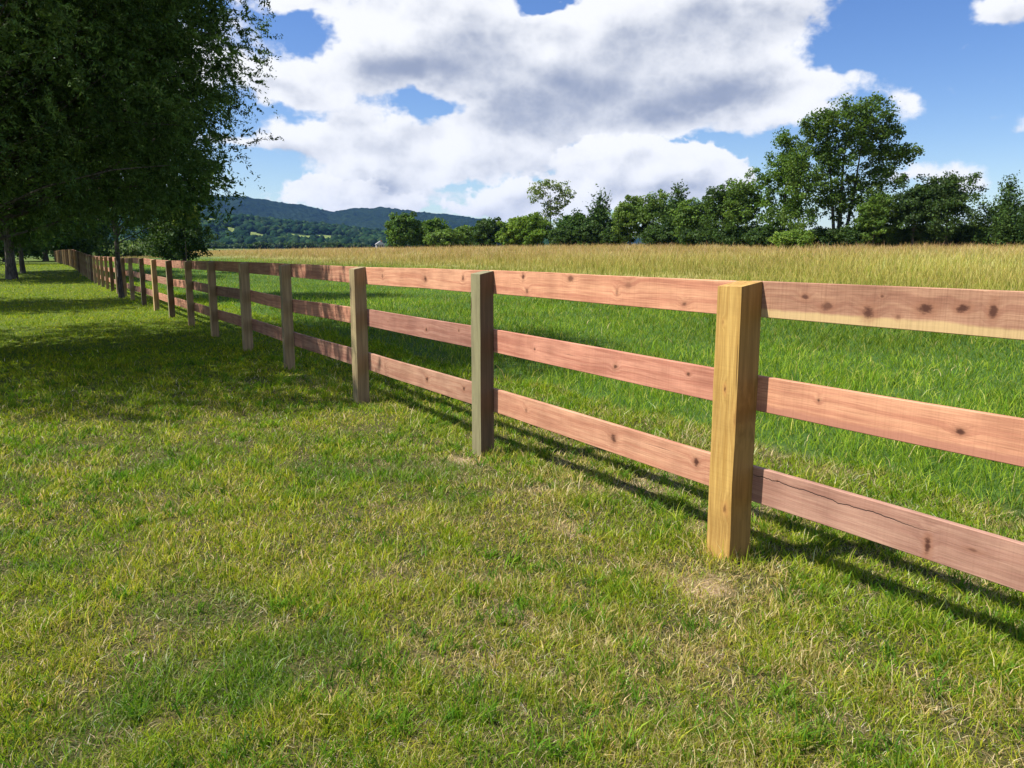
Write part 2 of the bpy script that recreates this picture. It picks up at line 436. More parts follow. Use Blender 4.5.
# ------------------------------------------------------------------ grasses
def blades(name, x, y, h, w, lean, col, tip, mat, seg=2, z0=None, zb=.0):
    n = len(x)
    z = tz(x, y) - .006 if z0 is None else z0
    z = z + zb
    fa = rng.uniform(0, 2 * np.pi, n); la = rng.uniform(0, 2 * np.pi, n)
    sx, sy = np.cos(fa), np.sin(fa); lx, ly = np.cos(la), np.sin(la)
    P = np.stack([x, y, z], -1)
    S = np.stack([sx, sy, 0 * sx], -1) * (w / 2)[:, None]
    Ld = np.stack([lx, ly, 0 * lx], -1)
    up = np.array([0, 0, 1.])
    hz = h * np.sqrt(np.clip(1 - (lean * .85) ** 2, .02, 1))
    mid = P + Ld * (h * lean * .33)[:, None] + up * (hz * .62)[:, None]
    if seg == 2:
        tp = P + Ld * (h * lean)[:, None] + up * hz[:, None]
        V = np.stack([P - S, P + S, mid + S * .8, mid - S * .8, tp], 1).reshape(-1, 3)
        b = (np.arange(n) * 5)[:, None]
        Q = b + np.array([[0, 1, 2, 3]]); T = b + np.array([[3, 2, 4]])
        C = np.stack([col, col, (col * .6 + tip * .4), (col * .6 + tip * .4), tip], 1).reshape(-1, 3)
    else:
        tp = P + Ld * (h * lean)[:, None] + up * hz[:, None]
        V = np.stack([P - S, P + S, tp], 1).reshape(-1, 3)
        b = (np.arange(n) * 3)[:, None]; Q = None; T = b + np.array([[0, 1, 2]])
        C = np.stack([col, col, tip], 1).reshape(-1, 3)
    return np_mesh(name, V, quads=Q, tris=T, mat=mat, col=C)

def polar(n, d0, d1, k, a0=-44, a1=44):
    """points whose areal density falls as d^-k"""
    u = rng.uniform(0, 1, n); q = 2 - k
    d = (d0 ** q + u * (d1 ** q - d0 ** q)) ** (1 / q)
    a = np.radians(rng.uniform(a0, a1, n))
    return np.sin(a) * d, np.cos(a) * d, d

def pick(n, cols, w):
    cols = np.array(cols); idx = rng.choice(len(cols), n, p=np.array(w) / sum(w))
    return cols[idx]

def jitter(c, s=.18):
    n = len(c)
    return np.clip(c * (1 + rng.normal(0, s, (n, 1))) * (1 + rng.normal(0, s * .35, (n, 3))), .003, .9)

NEARPOST = np.array(posts_xy[:8])
def clearpost(x, y):
    ok = np.ones(len(x), bool)
    for p in NEARPOST:
        dx = np.stack([x - p[0], y - p[1]], -1)
        ok &= ~((np.abs(dx @ TDIR) < .085) & (np.abs(dx @ NDIR) < .08))
    return ok

# mown lawn
def lawn():
    n = 1500000
    x, y, d = polar(n, 1.45, 95, 1.85)
    for (a0, a1, m_) in ((-95, -44, 210000), (44, 70, 70000)):
        x2, y2, d2 = polar(m_, 1.0, 6, 1.85, a0, a1); x, y, d = np.concatenate([x, x2]), np.concatenate([y, y2]), np.concatenate([d, d2])
    n = len(x)
    p = perp(x, y)
    b = bare(x, y)
    pn = fbm(x, y, .55, 21, 3); cl = fbm(x, y, .16, 31, 2)
    keep = (p < 2.0 + .5 * (vnoise(x, y, .5, 8) - .5)) & (rng.uniform(0, 1, n) > b * .78) & clearpost(x, y) & (rng.uniform(0, 1, n) < .45 + 1.1 * sstep(.3, .65, cl))
    x, y, d, p, b, pn, cl = [q[keep] for q in (x, y, d, p, b, pn, cl)]
    n = len(x)
    sc = (np.maximum(d, 2) / 2.2)
    h = rng.gamma(6, 1 / 6., n) * (.033 + .019 * sstep(.45, .75, cl)) * (1 - .35 * b)
    h *= 1 + .9 * sstep(.25, .0, np.abs(p)) * rng.uniform(0, 1, n) + .55 * sstep(.3, 1.8, p)
    h = h * np.minimum(sc ** .12, 1.35)
    w = rng.uniform(.0018, .0038, n) * sc ** .80
    lean = np.clip(rng.normal(.80, .26, n), .1, 1.15)
    green = pick(n, [(.21, .285, .012), (.31, .36, .016), (.11, .195, .010), (.42, .40, .04), (.52, .42, .16), (.66, .57, .36)], [28, 34, 16, 18, 5, 3])
    dry = pick(n, [(.52, .41, .17), (.66, .53, .29), (.38, .31, .11), (.28, .28, .06)], [3, 2.5, 3, 3])
    dens = np.clip(.9 * b + .65 * sstep(.42, .66, pn) * sstep(14, 6, d) * (.40 + .85 * sstep(-1., 1.0, x)), 0, 1)
    isdry = rng.uniform(0, 1, n) < dens * .65 + .08
    c = np.where(isdry[:, None], dry, green)
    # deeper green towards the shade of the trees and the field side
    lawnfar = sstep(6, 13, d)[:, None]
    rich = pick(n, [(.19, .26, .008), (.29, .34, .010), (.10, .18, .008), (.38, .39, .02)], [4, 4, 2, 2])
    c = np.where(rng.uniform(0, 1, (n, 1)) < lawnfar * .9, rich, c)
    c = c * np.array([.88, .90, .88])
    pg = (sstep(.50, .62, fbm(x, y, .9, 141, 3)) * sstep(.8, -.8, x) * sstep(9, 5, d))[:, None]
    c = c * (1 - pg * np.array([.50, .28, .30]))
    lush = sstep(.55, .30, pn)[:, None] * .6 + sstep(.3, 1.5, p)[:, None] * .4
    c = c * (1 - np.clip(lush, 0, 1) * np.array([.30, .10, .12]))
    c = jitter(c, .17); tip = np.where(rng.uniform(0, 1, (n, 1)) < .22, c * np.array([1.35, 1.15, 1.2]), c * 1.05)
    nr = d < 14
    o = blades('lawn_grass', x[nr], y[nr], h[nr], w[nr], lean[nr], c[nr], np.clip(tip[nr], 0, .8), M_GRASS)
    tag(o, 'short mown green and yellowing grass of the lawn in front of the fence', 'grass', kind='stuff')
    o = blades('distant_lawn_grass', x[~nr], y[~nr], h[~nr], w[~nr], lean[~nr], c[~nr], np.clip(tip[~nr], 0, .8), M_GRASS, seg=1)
    tag(o, 'shaded mown lawn grass farther away under the trees', 'grass', kind='stuff')
lawn()

def straw():
    n = 110000
    x, y, d = polar(n, 1.45, 10, 1.6)
    b = bare(x, y); p = perp(x, y)
    k = (rng.uniform(0, 1, n) < .34 + .25 * sstep(-1.5, 1.5, x) + .60 * b) & (p < 1.9) & clearpost(x, y)
    x, y, d = x[k], y[k], d[k]; n = len(x)
    L = rng.uniform(.015, .05, n); sc = (d / 2.2)
    c = jitter(pick(n, [(.62, .51, .30), (.50, .38, .19), (.72, .66, .50), (.34, .24, .11)], [4, 4, 1, 3]), .12)
    o = blades('dry_thatch', x, y, L, rng.uniform(.0015, .003, n) * sc ** .7, rng.uniform(.95, 1.15, n), c, c, M_HAY, seg=2, zb=.006)
    tag(o, 'pale dead clippings and thatch lying in the thin patches of the lawn', 'dry grass', kind='stuff')
straw()

# broad-leaved tufts of coarse grass in the lawn and along the fence
def tufts():
    n = 5200
    x, y, d = polar(n, 1.5, 12, 1.25)
    p = perp(x, y)
    cl = fbm(x, y, .45, 77, 2)
    k = (p < 1.9) & (rng.uniform(0, 1, n) < sstep(.45, .62, cl) * .9 + .08 + .6 * (np.abs(p - .5) < .7)) & (rng.uniform(0, 1, n) > .7 * bare(x, y))
    x, y, d = x[k], y[k], d[k]; m = 15
    X = np.repeat(x, m) + rng.normal(0, .018, len(x) * m); Y = np.repeat(y, m) + rng.normal(0, .018, len(x) * m)
    D = np.repeat(d, m); n = len(X)
    base = np.repeat(pick(len(x), [(.075, .17, .010), (.12, .22, .012), (.055, .13, .010), (.17, .25, .03)], [3, 3, 2, 1]), m, 0)
    ok = clearpost(X, Y)
    X, Y, D, base = X[ok], Y[ok], D[ok], base[ok]; n = len(X)
    c = jitter(base, .12)
    o = blades('coarse_grass', X, Y, rng.uniform(.04, .10, n), rng.uniform(.0035, .0065, n) * (D / 2.2) ** .4, np.clip(rng.normal(.75, .2, n), .2, 1.1), c, np.clip(c * 1.25, 0, .8), M_GRASS)
    tag(o, 'coarse darker green grass tufts scattered through the mown lawn', 'grass', kind='stuff')
tufts()

# lush longer grass behind the fence
def lush():
    n = 640000
    x, y, d = polar(n, 3.2, 120, 1.5, -46, 48)
    p = perp(x, y)
    edge = 1.95 + .5 * (fbm(x, y, .7, 8, 2) - .5)
    fade = 25 + 10 * (fbm(x, y, 8, 12, 3) - .5)
    k = (p > edge) & (p < fade)
    x, y, d, p, edge = [q[k] for q in (x, y, d, p, edge)]; n = len(x)
    sc = d / 5.0
    cl = fbm(x, y, .7, 41, 3); pt = fbm(x, y, 3.5, 43, 3)
    h = rng.gamma(7, 1 / 7., n) * (.085 + .08 * sstep(.4, .7, cl)) * (.65 + .35 * sstep(0, .8, p - edge)) * (1 + .25 * sstep(15, 32, p))
    w = rng.uniform(.0033, .0064, n) * sc ** .68
    lean = np.clip(rng.normal(.72, .25, n), .05, 1.12)
    c = pick(n, [(.10, .185, .011), (.15, .235, .014), (.055, .125, .009), (.21, .275, .03), (.32, .32, .08), (.40, .36, .17)], [28, 34, 16, 17, 4, 1.5])
    g = sstep(13, 28, p + 6 * (pt - .5))[:, None]
    c = c * (1 - g * .5) + g * .5 * pick(n, [(.32, .31, .06), (.22, .26, .03), (.42, .35, .11)], [3, 3, 2])
    c = c * (.85 + .4 * sstep(.35, .65, pt)[:, None])
    c = jitter(c, .15)
    nr = d < 26
    for nm, s, sg, lb in (('pasture_grass', nr, 2, 'long lush green pasture grass just behind the fence'), ('distant_pasture_grass', ~nr, 1, 'bright green pasture farther back between fence and hay')):
        o = blades(nm, x[s], y[s], h[s], w[s], lean[s], c[s], np.clip(c[s] * np.array([1.35, 1.2, 1.3]), 0, .8), M_GRASS, seg=sg)
        tag(o, lb, 'grass', kind='stuff')
lush()

def hayfield():
    n = 540000
    x, y, d = polar(n, 24, 290, 1.55, -44, 46)
    p = perp(x, y)
    fade = 21 + 12 * (fbm(x, y, 9, 12, 3) - .5)
    k = (p > fade) & (rng.uniform(0, 1, n) < .25 + sstep(0, 16, p - fade)) | ((y > 130) & (p > 8))
    x, y, d, p, fade = [q[k] for q in (x, y, d, p, fade)]; n = len(x)
    pt = fbm(x, y, 6, 53, 4)
    h = rng.gamma(16, 1 / 16., n) * (.42 + .36 * sstep(.35, .65, fbm(x, y, 2.5, 57, 3))) * (.5 + .5 * sstep(0, 14, p - fade))
    w = rng.uniform(.011, .023, n) * (d / 30) ** .62
    lean = np.clip(rng.normal(.35, .16, n), .03, .9)
    c = pick(n, [(.44, .36, .12), (.37, .33, .09), (.56, .46, .21), (.24, .27, .05), (.50, .37, .20)], [5, 5, 4, 3, 1.5])
    c = c * (.78 + .5 * pt[:, None]); c = jitter(c, .12)
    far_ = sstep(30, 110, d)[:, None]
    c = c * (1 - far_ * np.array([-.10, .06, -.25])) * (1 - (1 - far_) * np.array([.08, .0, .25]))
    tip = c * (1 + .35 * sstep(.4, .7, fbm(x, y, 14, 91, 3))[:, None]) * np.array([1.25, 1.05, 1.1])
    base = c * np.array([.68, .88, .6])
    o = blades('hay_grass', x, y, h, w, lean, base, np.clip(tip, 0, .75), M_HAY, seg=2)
    tag(o, 'tall golden seeding hay grass filling the field up to the tree line', 'hay', kind='stuff')
hayfield()

# ------------------------------------------------------------------ trees
def leaf_quads(C, N, size, asp, colr, wid=.5):
    """C centres, N normals: diamond leaves"""
    n = len(C)
    a = rng.normal(0, 1, (n, 3)); N = N / (np.linalg.norm(N, axis=1, keepdims=True) + 1e-9)
    u = np.cross(N, a); u /= (np.linalg.norm(u, axis=1, keepdims=True) + 1e-9); v = np.cross(N, u)
    s = size[:, None]
    V = np.stack([C - u * s * asp, C - v * s * wid - u * s * .1, C + u * s * asp, C + v * s * wid + u * s * .1], 1).reshape(-1, 3)
    Q = (np.arange(n) * 4)[:, None] + np.array([[0, 1, 2, 3]])
    return V, Q, np.repeat(colr, 4, 0)

LIMB_R = .045
class Tubes:
    def __init__(s): s.V = []; s.Q = []; s.n = 0
    def add(s, pts, rad, m=7):
        pts = np.array(pts, float); k = len(pts)
        rings = []
        for i in range(k):
            d = pts[min(i + 1, k - 1)] - pts[max(i - 1, 0)]; d /= np.linalg.norm(d) + 1e-9
            a = np.array([1., 0, 0]) if abs(d[0]) < .8 else np.array([0, 1., 0])
            e1 = np.cross(d, a); e1 /= np.linalg.norm(e1); e2 = np.cross(d, e1)
            th = np.arange(m) * 2 * np.pi / m
            rr = rad[i] * (1 + .12 * np.sin(th * 3 + i)) if m > 6 else rad[i]
            rings.append(pts[i] + (np.cos(th) * rr)[:, None] * e1 + (np.sin(th) * rr)[:, None] * e2)
        s.V.append(np.concatenate(rings))
        for i in range(k - 1):
            for j in range(m):
                s.Q.append((s.n + i * m + j, s.n + i * m + (j + 1) % m, s.n + (i + 1) * m + (j + 1) % m, s.n + (i + 1) * m + j))
        s.n += k * m
    def build(s, name, mat, parent):
        return np_mesh(name, np.concatenate(s.V), quads=np.array(s.Q), mat=mat, smooth=True, parent=parent)

def limb(a, b, sag=.12, n=5, wob=.07):
    a = np.array(a, float); b = np.array(b, float); L = np.linalg.norm(b - a)
    t = np.linspace(0, 1, n)[:, None]
    m = a + (b - a) * t
    off = rng.normal(0, 1, 3) * L * wob
    return m + np.sin(t * np.pi) * off + np.sin(t * np.pi) * np.array([0, 0, L * sag])

def tree(loc, H, lobes, label, name='broadleaf_tree', cat='tree', group=None, nclump=160, per=60, clr=.6, leaf=.3, asp=.6, col=(.06, .11, .02), col2=(.10, .16, .03),
         trunk=.22, mat=None, trunks=((0, 0),), limbs=26, shell=.62, flat=.7, zmin=.3, twig=False, droop=0., spread=(.82, 1.1)):
    if twig and loc[1] < 60 and loc[0] < -12: col = tuple(k * 1.45 for k in col); col2 = tuple(k * 1.45 for k in col2)
    """lobes: (dx, dy, zc, rx, ry, rz, weight) relative to the base"""
    root = empty(name, loc); tag(root, label, cat, group)
    mat = mat or M_LEAF
    lw = np.array([l[6] for l in lobes], float); lw /= lw.sum()
    li = rng.choice(len(lobes), nclump, p=lw)
    L = np.array([l[:6] for l in lobes])[li]
    dr = rng.normal(0, 1, (nclump, 3)); dr /= np.linalg.norm(dr, axis=1, keepdims=True)
    rad = rng.uniform(0, 1, nclump) ** (1 - shell) * rng.uniform(*spread, nclump)
    CC = L[:, :3] + dr * L[:, 3:6] * rad[:, None]
    ok = CC[:, 2] > zmin; CC = CC[ok]; dr = dr[ok]; li = li[ok]; n = len(CC)
    cs = clr * rng.gamma(9, 1 / 9., n)
    ccol = np.array(col) + (np.array(col2) - np.array(col)) * rng.beta(1.5, 1.8, n)[:, None]
    ccol = ccol * (1 + rng.normal(0, .12, (n, 1)))
    if not twig:
        k = np.repeat(np.arange(n), per)
        g = rng.normal(0, 1, (len(k), 3)); g /= np.linalg.norm(g, axis=1, keepdims=True)
        g *= (rng.uniform(0, 1, len(k)) ** .45)[:, None]
        P = CC[k] + g * cs[k][:, None] * np.array([1, 1, flat])
        N = rng.normal(0, 1, (len(k), 3)) + g * .8 + np.array([0, 0, .7])
        size = leaf * rng.uniform(.6, 1.25, len(k))
        cc = jitter(ccol[k], .16)
    else:
        nt = twig; k = np.repeat(np.arange(n), nt)
        td = rng.normal(0, 1, (len(k), 3)) + dr[k] * 1.1 + np.array([0, 0, droop]); td /= np.linalg.norm(td, axis=1, keepdims=True)
        s0 = CC[k] + rng.normal(0, .35, (len(k), 3)) * cs[k][:, None]
        tl = cs[k] * np.clip(rng.uniform(.4, 1.0, len(k)), 0, 1)
        q = np.repeat(np.arange(len(k)), per)
        tt = rng.uniform(0, 1, len(q))
        curve = np.array([0, 0, -.25 if droop <= 0 else .15])
        P = s0[q] + td[q] * (tl[q] * tt)[:, None] + curve * (tl[q] * tt ** 2)[:, None] + rng.normal(0, 1, (len(q), 3)) * (tl[q] * .06)[:, None]
        N = rng.normal(0, 1, (len(q), 3))
        size = leaf * rng.uniform(.6, 1.3, len(q)) * (1.1 - .4 * tt)
        cc = jitter(ccol[k][q] * (1 + rng.normal(0, .1, (len(k), 1)))[q], .14)
        cc *= (1 + .25 * (tt > .75))[:, None]
    V, Q, C = leaf_quads(P, N, size, asp, cc, .30 if twig else .5)
    T = Tubes()
    zl = min(l[2] - l[5] * .5 for l in lobes)
    for ti, (tx, ty) in enumerate(trunks):
        top = np.array([tx * 2.2, ty * 2.2, H * rng.uniform(.72, .86)])
        pts = limb((tx * .4, ty * .4, -.4), top, 0, 9, .006); rr = np.linspace(1, .18, 9) * trunk * (1 if ti == 0 else .7); rr[0] *= 1.3
        T.add(pts, rr, 9)
        sel = rng.choice(n, min(n, limbs // len(trunks)), replace=False)
        for c in sel:
            e = CC[c]
            dist = np.hypot(e[0] - tx, e[1] - ty)
            za = np.clip(e[2] - dist * rng.uniform(.35, .9), zl * .4 + .5, H * .75)
            f = np.clip((za + .4) / (top[2] + .4), 0, 1) * 8; i0 = int(min(f, 7)); a = pts[i0] + (pts[i0 + 1] - pts[i0]) * (f - i0)
            r0 = min(trunk * .42, LIMB_R) * (1 - f / 10) * rng.uniform(.5, 1)
            T.add(limb(a, e, .1, 5), np.linspace(r0, r0 * .15, 5), 5)
    T.build('trunk', M_BARK, root)
    np_mesh('crown', V, quads=Q, mat=mat, col=C, parent=root)
    return root

def at(px, Y):
    r = ray(px, 250); x = r[0] / r[1] * Y
    return x, Y, float(tz(x, Y))
def zpx(py, Y):          # height at depth Y that shows at image row py
    r = ray(512, py); return H_CAM + r[2] / r[1] * Y
def mpp(Y): return Y / FPX

DG1, DG2 = (.026, .054, .012), (.058, .100, .020)    # dark evergreen
MG1, MG2 = (.055, .108, .014), (.11, .18, .024)    # mid broadleaf
LG1, LG2 = (.085, .15, .018), (.145, .21, .03)      # light

# the near evergreens at the left
NG = 'evergreens along the left of the lawn'
tree((-9.2, 12.25, 0), 12.5, [(0, 0, 3.9, 5.2, 5.6, 2.3, 3), (.5, -.2, 6.6, 5.3, 5.6, 2.6, 3), (0, 0, 9.2, 4.2, 4.4, 2.8, 1.6), (.8, -3.4, 5.4, 4.0, 2.6, 2.6, 1.5), (0, 4.0, 5.4, 4.6, 2.6, 2.6, 1.3), (3.5, .2, 6.6, 2.0, 2.8, 2.1, 1.6), (3.0, .8, 4.6, 2.0, 2.6, 1.7, 1.5), (2.0, 1.6, 3.2, 2.0, 2.4, 1.2, .9)],
     'largest nearest dark evergreen, its leafy edge against the sky, trunk outside the frame', 'evergreen_tree', nclump=3300, per=30, twig=7, clr=.45, leaf=.042, asp=.95, col=(.040, .078, .022), col2=(.11, .175, .035),
     trunk=.42, mat=M_NEEDLE, limbs=420, shell=.66, zmin=1.75, group=NG, spread=(.86, 1.03))
tree((-19.6, 22.5, 0), 11, [(0, 0, 4.5, 4.4, 4.9, 2.6, 2), (0, 0, 7.6, 3.6, 3.6, 3.0, 2)],
     'dark evergreen behind the largest one, mostly hidden at the left edge', 'evergreen_tree', nclump=700, per=10, twig=8, clr=.75, leaf=.13, asp=.8, col=DG1, col2=DG2, trunk=.35, mat=M_NEEDLE, limbs=120, shell=.55, zmin=2.2, group=NG)
tree((-13.45, 27.35, 0), 11.5, [(0, 0, 4.8, 3.7, 3.6, 2.2, 3), (.3, 0, 7.2, 3.4, 3.4, 2.6, 2), (0, 0, 9.6, 2.4, 2.4, 2.0, 1), (1.8, 1, 3.9, 1.9, 1.9, 1.2, .6)],
     'slim-trunked evergreen growing in the fence line', 'evergreen_tree', nclump=900, per=12, twig=8, clr=.62, leaf=.11, asp=.8, col=DG1, col2=(.06, .10, .02), trunk=.085, mat=M_NEEDLE, limbs=140, shell=.55, zmin=2.55, group=NG)
x, y, z = at(9, 45)
tree((x, y, z), 14, [(0, 0, 5.2, 6.0, 6.0, 2.8, 3), (0, 0, 9, 5, 5, 4, 2)],
     'big evergreen with the thickest visible trunk beside the far lawn', 'evergreen_tree', nclump=800, per=8, twig=8, clr=.9, leaf=.20, asp=.8, col=DG1, col2=DG2, trunk=.27, mat=M_NEEDLE, limbs=90, shell=.5, zmin=2.3, group=NG)
x, y, z = at(21, 52)
tree((x, y, z), 13, [(0, 0, 5.0, 5.0, 5.0, 2.6, 3), (0, 0, 8.5, 4.4, 4.4, 4, 2)],
     'evergreen with a narrower trunk just right of the thick trunk', 'evergreen_tree', nclump=650, per=8, twig=8, clr=.9, leaf=.22, asp=.8, col=DG1, col2=DG2, trunk=.15, mat=M_NEEDLE, limbs=70, shell=.5, zmin=2.2, group=NG)
# trees closing the far end of the lawn
for i, (px, Y, H, hw, lb) in enumerate([(-30, 78, 11, 6, 'dark tree at the far left end of the lawn, cut by the frame'), (5, 100, 12, 7, 'dark tree closing the far lawn behind the thick trunk'),
                                        (45, 112, 13, 7, 'dark tree at the end of the lawn between the two trunks and the fence'), (82, 120, 11, 6, 'dark tree just past the far end of the fence')]):
    x, y, z = at(px, Y)
    tree((x, y, z), H, [(0, 0, H * .35, hw, hw, H * .35, 3), (0, 0, H * .68, hw * .75, hw * .75, H * .3, 2)], lb, 'broadleaf_tree', nclump=260, per=55, clr=1.2, leaf=.35, col=DG1, col2=MG1, trunk=.35, limbs=24, zmin=.3, group='trees closing the far end of the lawn')
# bush on the field side of the fence
x, y, z = at(184, 75)
tree((x, y, z), 6.2, [(0, 0, 2.7, 2.6, 2.5, 2.6, 3), (-.6, 0, 4.4, 1.9, 1.9, 1.6, 1.5), (-2.4, 1, 2.2, 1.9, 1.9, 1.9, 1)],
     'dark rounded tree beyond the fence at the left end of the hay field', 'broadleaf_tree', nclump=340, per=60, clr=.6, leaf=.17, col=(.03, .062, .014), col2=(.06, .10, .02), trunk=.2, limbs=24, zmin=.1)
x, y, z = at(186, 52)
tree((x, y, z), 5.6, [(0, 0, 3.9, .9, .9, 1.0, 1)], 'small bright yellow-green sapling top beside the dark rounded tree', 'sapling', nclump=60, per=50, clr=.4, leaf=.12, col=(.10, .15, .02), col2=(.17, .21, .03), trunk=.022, limbs=10, zmin=2.4)
# pale bushes seen under the evergreen crowns
for px, Y, py, hw, lb in [(108, 165, 241, 5, 'pale green bush seen under the evergreen just past the fence end'), (124, 150, 243, 4, 'low pale bush behind the slim trunk'), (141, 170, 239, 5, 'pale green bush right of the slim trunk'), (158, 150, 241, 4, 'pale yellowish bush touching the dark rounded tree')]:
    x, y, z = at(px, Y); H = zpx(py, Y) - z
    tree((x, y, z), H, [(0, 0, H * .5, hw, hw, H * .5, 1)], lb, 'bush', 'bush', nclump=110, per=45, clr=.9, leaf=.38, col=(.10, .15, .045), col2=(.16, .22, .07), trunk=.12, limbs=8, zmin=.1, group='pale bushes beyond the fence end')

# the tree line across the field
TG = 'trees along the far edge of the hay field'
def line_tree(px, Y, top, hw, kind, label, c1, c2, leaf=None, dens=1., base=None, name=None, seedlobes=None, gap=1.):
    x, y, z = at(px, Y); H = zpx(top, Y) - z; w = hw * mpp(Y) * 1.1
    c1 = tuple(k * 1.15 for k in c1); c2 = tuple(k * 1.2 for k in c2)
    lf = leaf or Y * .0022
    if kind == 'round':
        lobes = [(0, 0, H * .42, w, w, H * .40, 3), (w * .25, 0, H * .70, w * .72, w * .7, H * .28, 2), (-w * .35, 0, H * .60, w * .6, w * .6, H * .27, 1.3)]
        return tree((x, y, z), H, lobes, label, name or 'broadleaf_tree', group=TG, nclump=int(150 * dens), per=int(70 * dens), clr=w * .24, leaf=lf, col=c1, col2=c2, trunk=H * .02, limbs=20, zmin=.2)
    if kind == 'cedar':
        lobes = []
        for k in range(9):
            f = k / 8; r = w * (1 - f) ** .75 * 1.02 + w * .06
            lobes.append((rng.normal(0, .06) * w, 0, H * (.10 + .84 * f), r, r, H * .09, r * r + .05 * w * w))
        return tree((x, y, z), H, lobes, label, name or 'cedar_tree', group=TG, nclump=int(230 * dens), per=5, twig=9, clr=w * .30, leaf=lf * 1.15, asp=.8, col=c1, col2=c2, trunk=H * .022, limbs=40, zmin=.2, shell=.6, droop=.9, mat=M_NEEDLE)
line_tree(403, 185, 211, 16, 'round', 'rounded mid-green tree standing first at the left end of the tree line', (.05, .10, .018), (.09, .15, .025))
line_tree(431, 190, 218, 15, 'round', 'mid-green tree right of the first rounded one', MG1, MG2)
line_tree(446, 180, 229, 16, 'round', 'low yellowish-green bush between small trees', (.07, .12, .02), (.11, .17, .03), name='bush')
line_tree(462, 188, 226, 13, 'round', 'small dull green tree left of the dark round one', MG1, MG2)
line_tree(487, 170, 216, 14, 'round', 'small dark round tree just above the third fence bay', DG1, DG2)
line_tree(512, 158, 217, 14, 'round', 'bright yellow-green bushy tree, left one of the bright pair', LG1, LG2)
line_tree(532, 156, 213, 17, 'round', 'bright green bushy tree below the tall airy one', LG1, (.13, .20, .03))
line_tree(575, 152, 210, 16, 'round', 'dark green rounded tree right of the airy one', (.035, .07, .016), MG1)
# tall airy tree
x, y, z = at(550, 158); H = zpx(179, 158) - z; w = 22 * mpp(158)
tree((x, y, z), H, [(0, 0, H * .36, w * .75, w * .6, H * .34, 2.4), (.1 * w, 0, H * .62, w * .5, w * .5, H * .16, .7), (-w * .62, 0, H * .82, w * .42, w * .5, H * .17, .8), (w * .62, 0, H * .80, w * .5, w * .5, H * .18, .8), (0, 0, H * .92, w * .7, w * .4, H * .08, .5)],
     'tall thin-topped airy tree rising above the bright bushes', 'broadleaf_tree', group=TG, nclump=230, per=20, clr=w * .15, leaf=.30, col=(.10, .14, .035), col2=(.17, .22, .06), trunk=.2, limbs=46, zmin=.4)
line_tree(600, 150, 195, 18, 'cedar', 'dark pointed cedar left of the broad bright tree', DG1, DG2, dens=1.2)
line_tree(588, 146, 222, 12, 'round', 'low dark shrub at the foot of the pointed cedar', DG1, DG2, name='bush')
line_tree(630, 140, 193, 18, 'round', 'light green tree with a low spreading left side', (.07, .12, .02), (.12, .18, .03))
line_tree(652, 138, 190, 19, 'round', 'mid-green round tree behind the paired cedars', (.055, .10, .018), (.10, .155, .026))
line_tree(677, 134, 184, 17, 'cedar', 'dark jagged-topped cedar in the middle of the line', DG1, DG2, dens=1.2)
line_tree(692, 128, 196, 17, 'round', 'dull green rounded tree in front of the jagged cedar', (.04, .075, .016), MG2)
line_tree(722, 120, 176, 20, 'round', 'dark leafy tree left of the light green shoulder tree', (.035, .07, .015), (.065, .11, .02))
line_tree(745, 118, 166, 22, 'round', 'light green shoulder tree at the foot of the giant', (.055, .10, .017), (.10, .16, .025))
# tall pair and the giant
x, y, z = at(782, 113); H = zpx(127, 113) - z; w = 26 * mpp(113)
tree((x, y, z), H, [(0, 0, H * .34, w, w, H * .30, 2), (-w * .3, 0, H * .62, w * .55, w * .6, H * .2, 1.2), (w * .35, 0, H * .72, w * .6, w * .6, H * .22, 1.4), (-w * .1, 0, H * .9, w * .28, w * .3, H * .09, .4)],
     'tall narrow fresh green tree on the left flank of the giant', 'broadleaf_tree', group=TG, nclump=270, per=60, clr=.9, leaf=.25, col=(.055, .11, .014), col2=(.115, .19, .024), trunk=.3, limbs=34, zmin=.5)
x, y, z = at(838, 108); H = zpx(98, 108) - z; m = mpp(108)
def gl(px, py, rx, ry, wt, dy=0):
    return ((px - 838) * m, dy, zpx(py, 108) - z, rx * m, rx * m * .9, ry * m, wt)
tree((x, y, z), H, [gl(818, 150, 22, 28, 1.6), gl(835, 118, 26, 17, 1.5), gl(862, 116, 24, 18, 1.4), gl(878, 136, 15, 14, .8), gl(895, 154, 17, 10, .7), gl(850, 140, 22, 14, .9), gl(868, 155, 22, 18, 1.1), gl(808, 126, 12, 15, .7), gl(880, 178, 22, 16, .8),
                    gl(812, 190, 24, 18, 1.0), gl(856, 195, 26, 22, 1.3), gl(880, 220, 24, 20, 1.2), gl(830, 165, 20, 20, 1.0), gl(835, 200, 18, 20, .8), gl(795, 175, 12, 20, .8), gl(800, 220, 24, 14, .8)],
     'giant spreading tree, the tallest on the horizon, with sky showing through', 'broadleaf_tree', group=TG, nclump=720, per=54, clr=.9, leaf=.26, col=(.05, .10, .014), col2=(.11, .17, .026), trunk=.36, trunks=((0, 0), (-1.1, .3), (1.0, -.2)), limbs=90, zmin=.8)
line_tree(872, 104, 190, 16, 'round', 'yellow-green bushy tree under the giant on its right', (.06, .11, .018), (.11, .17, .026))
line_tree(792, 100, 230, 18, 'round', 'low bright green shrub at the edge of the hay under the giant', LG1, LG2, name='bush')
line_tree(845, 106, 226, 20, 'round', 'low dark shrub between the stems of the giant', DG1, DG2, name='bush')
line_tree(818, 108, 228, 16, 'round', 'low dark shrub left of the giant stem', DG1, DG2, name='bush')
line_tree(765, 112, 226, 18, 'round', 'dark undergrowth shrub beneath the tall narrow tree', DG1, DG2, name='bush')
line_tree(700, 126, 226, 18, 'round', 'dark undergrowth shrub below the rounded dull tree', DG1, DG2, name='bush')
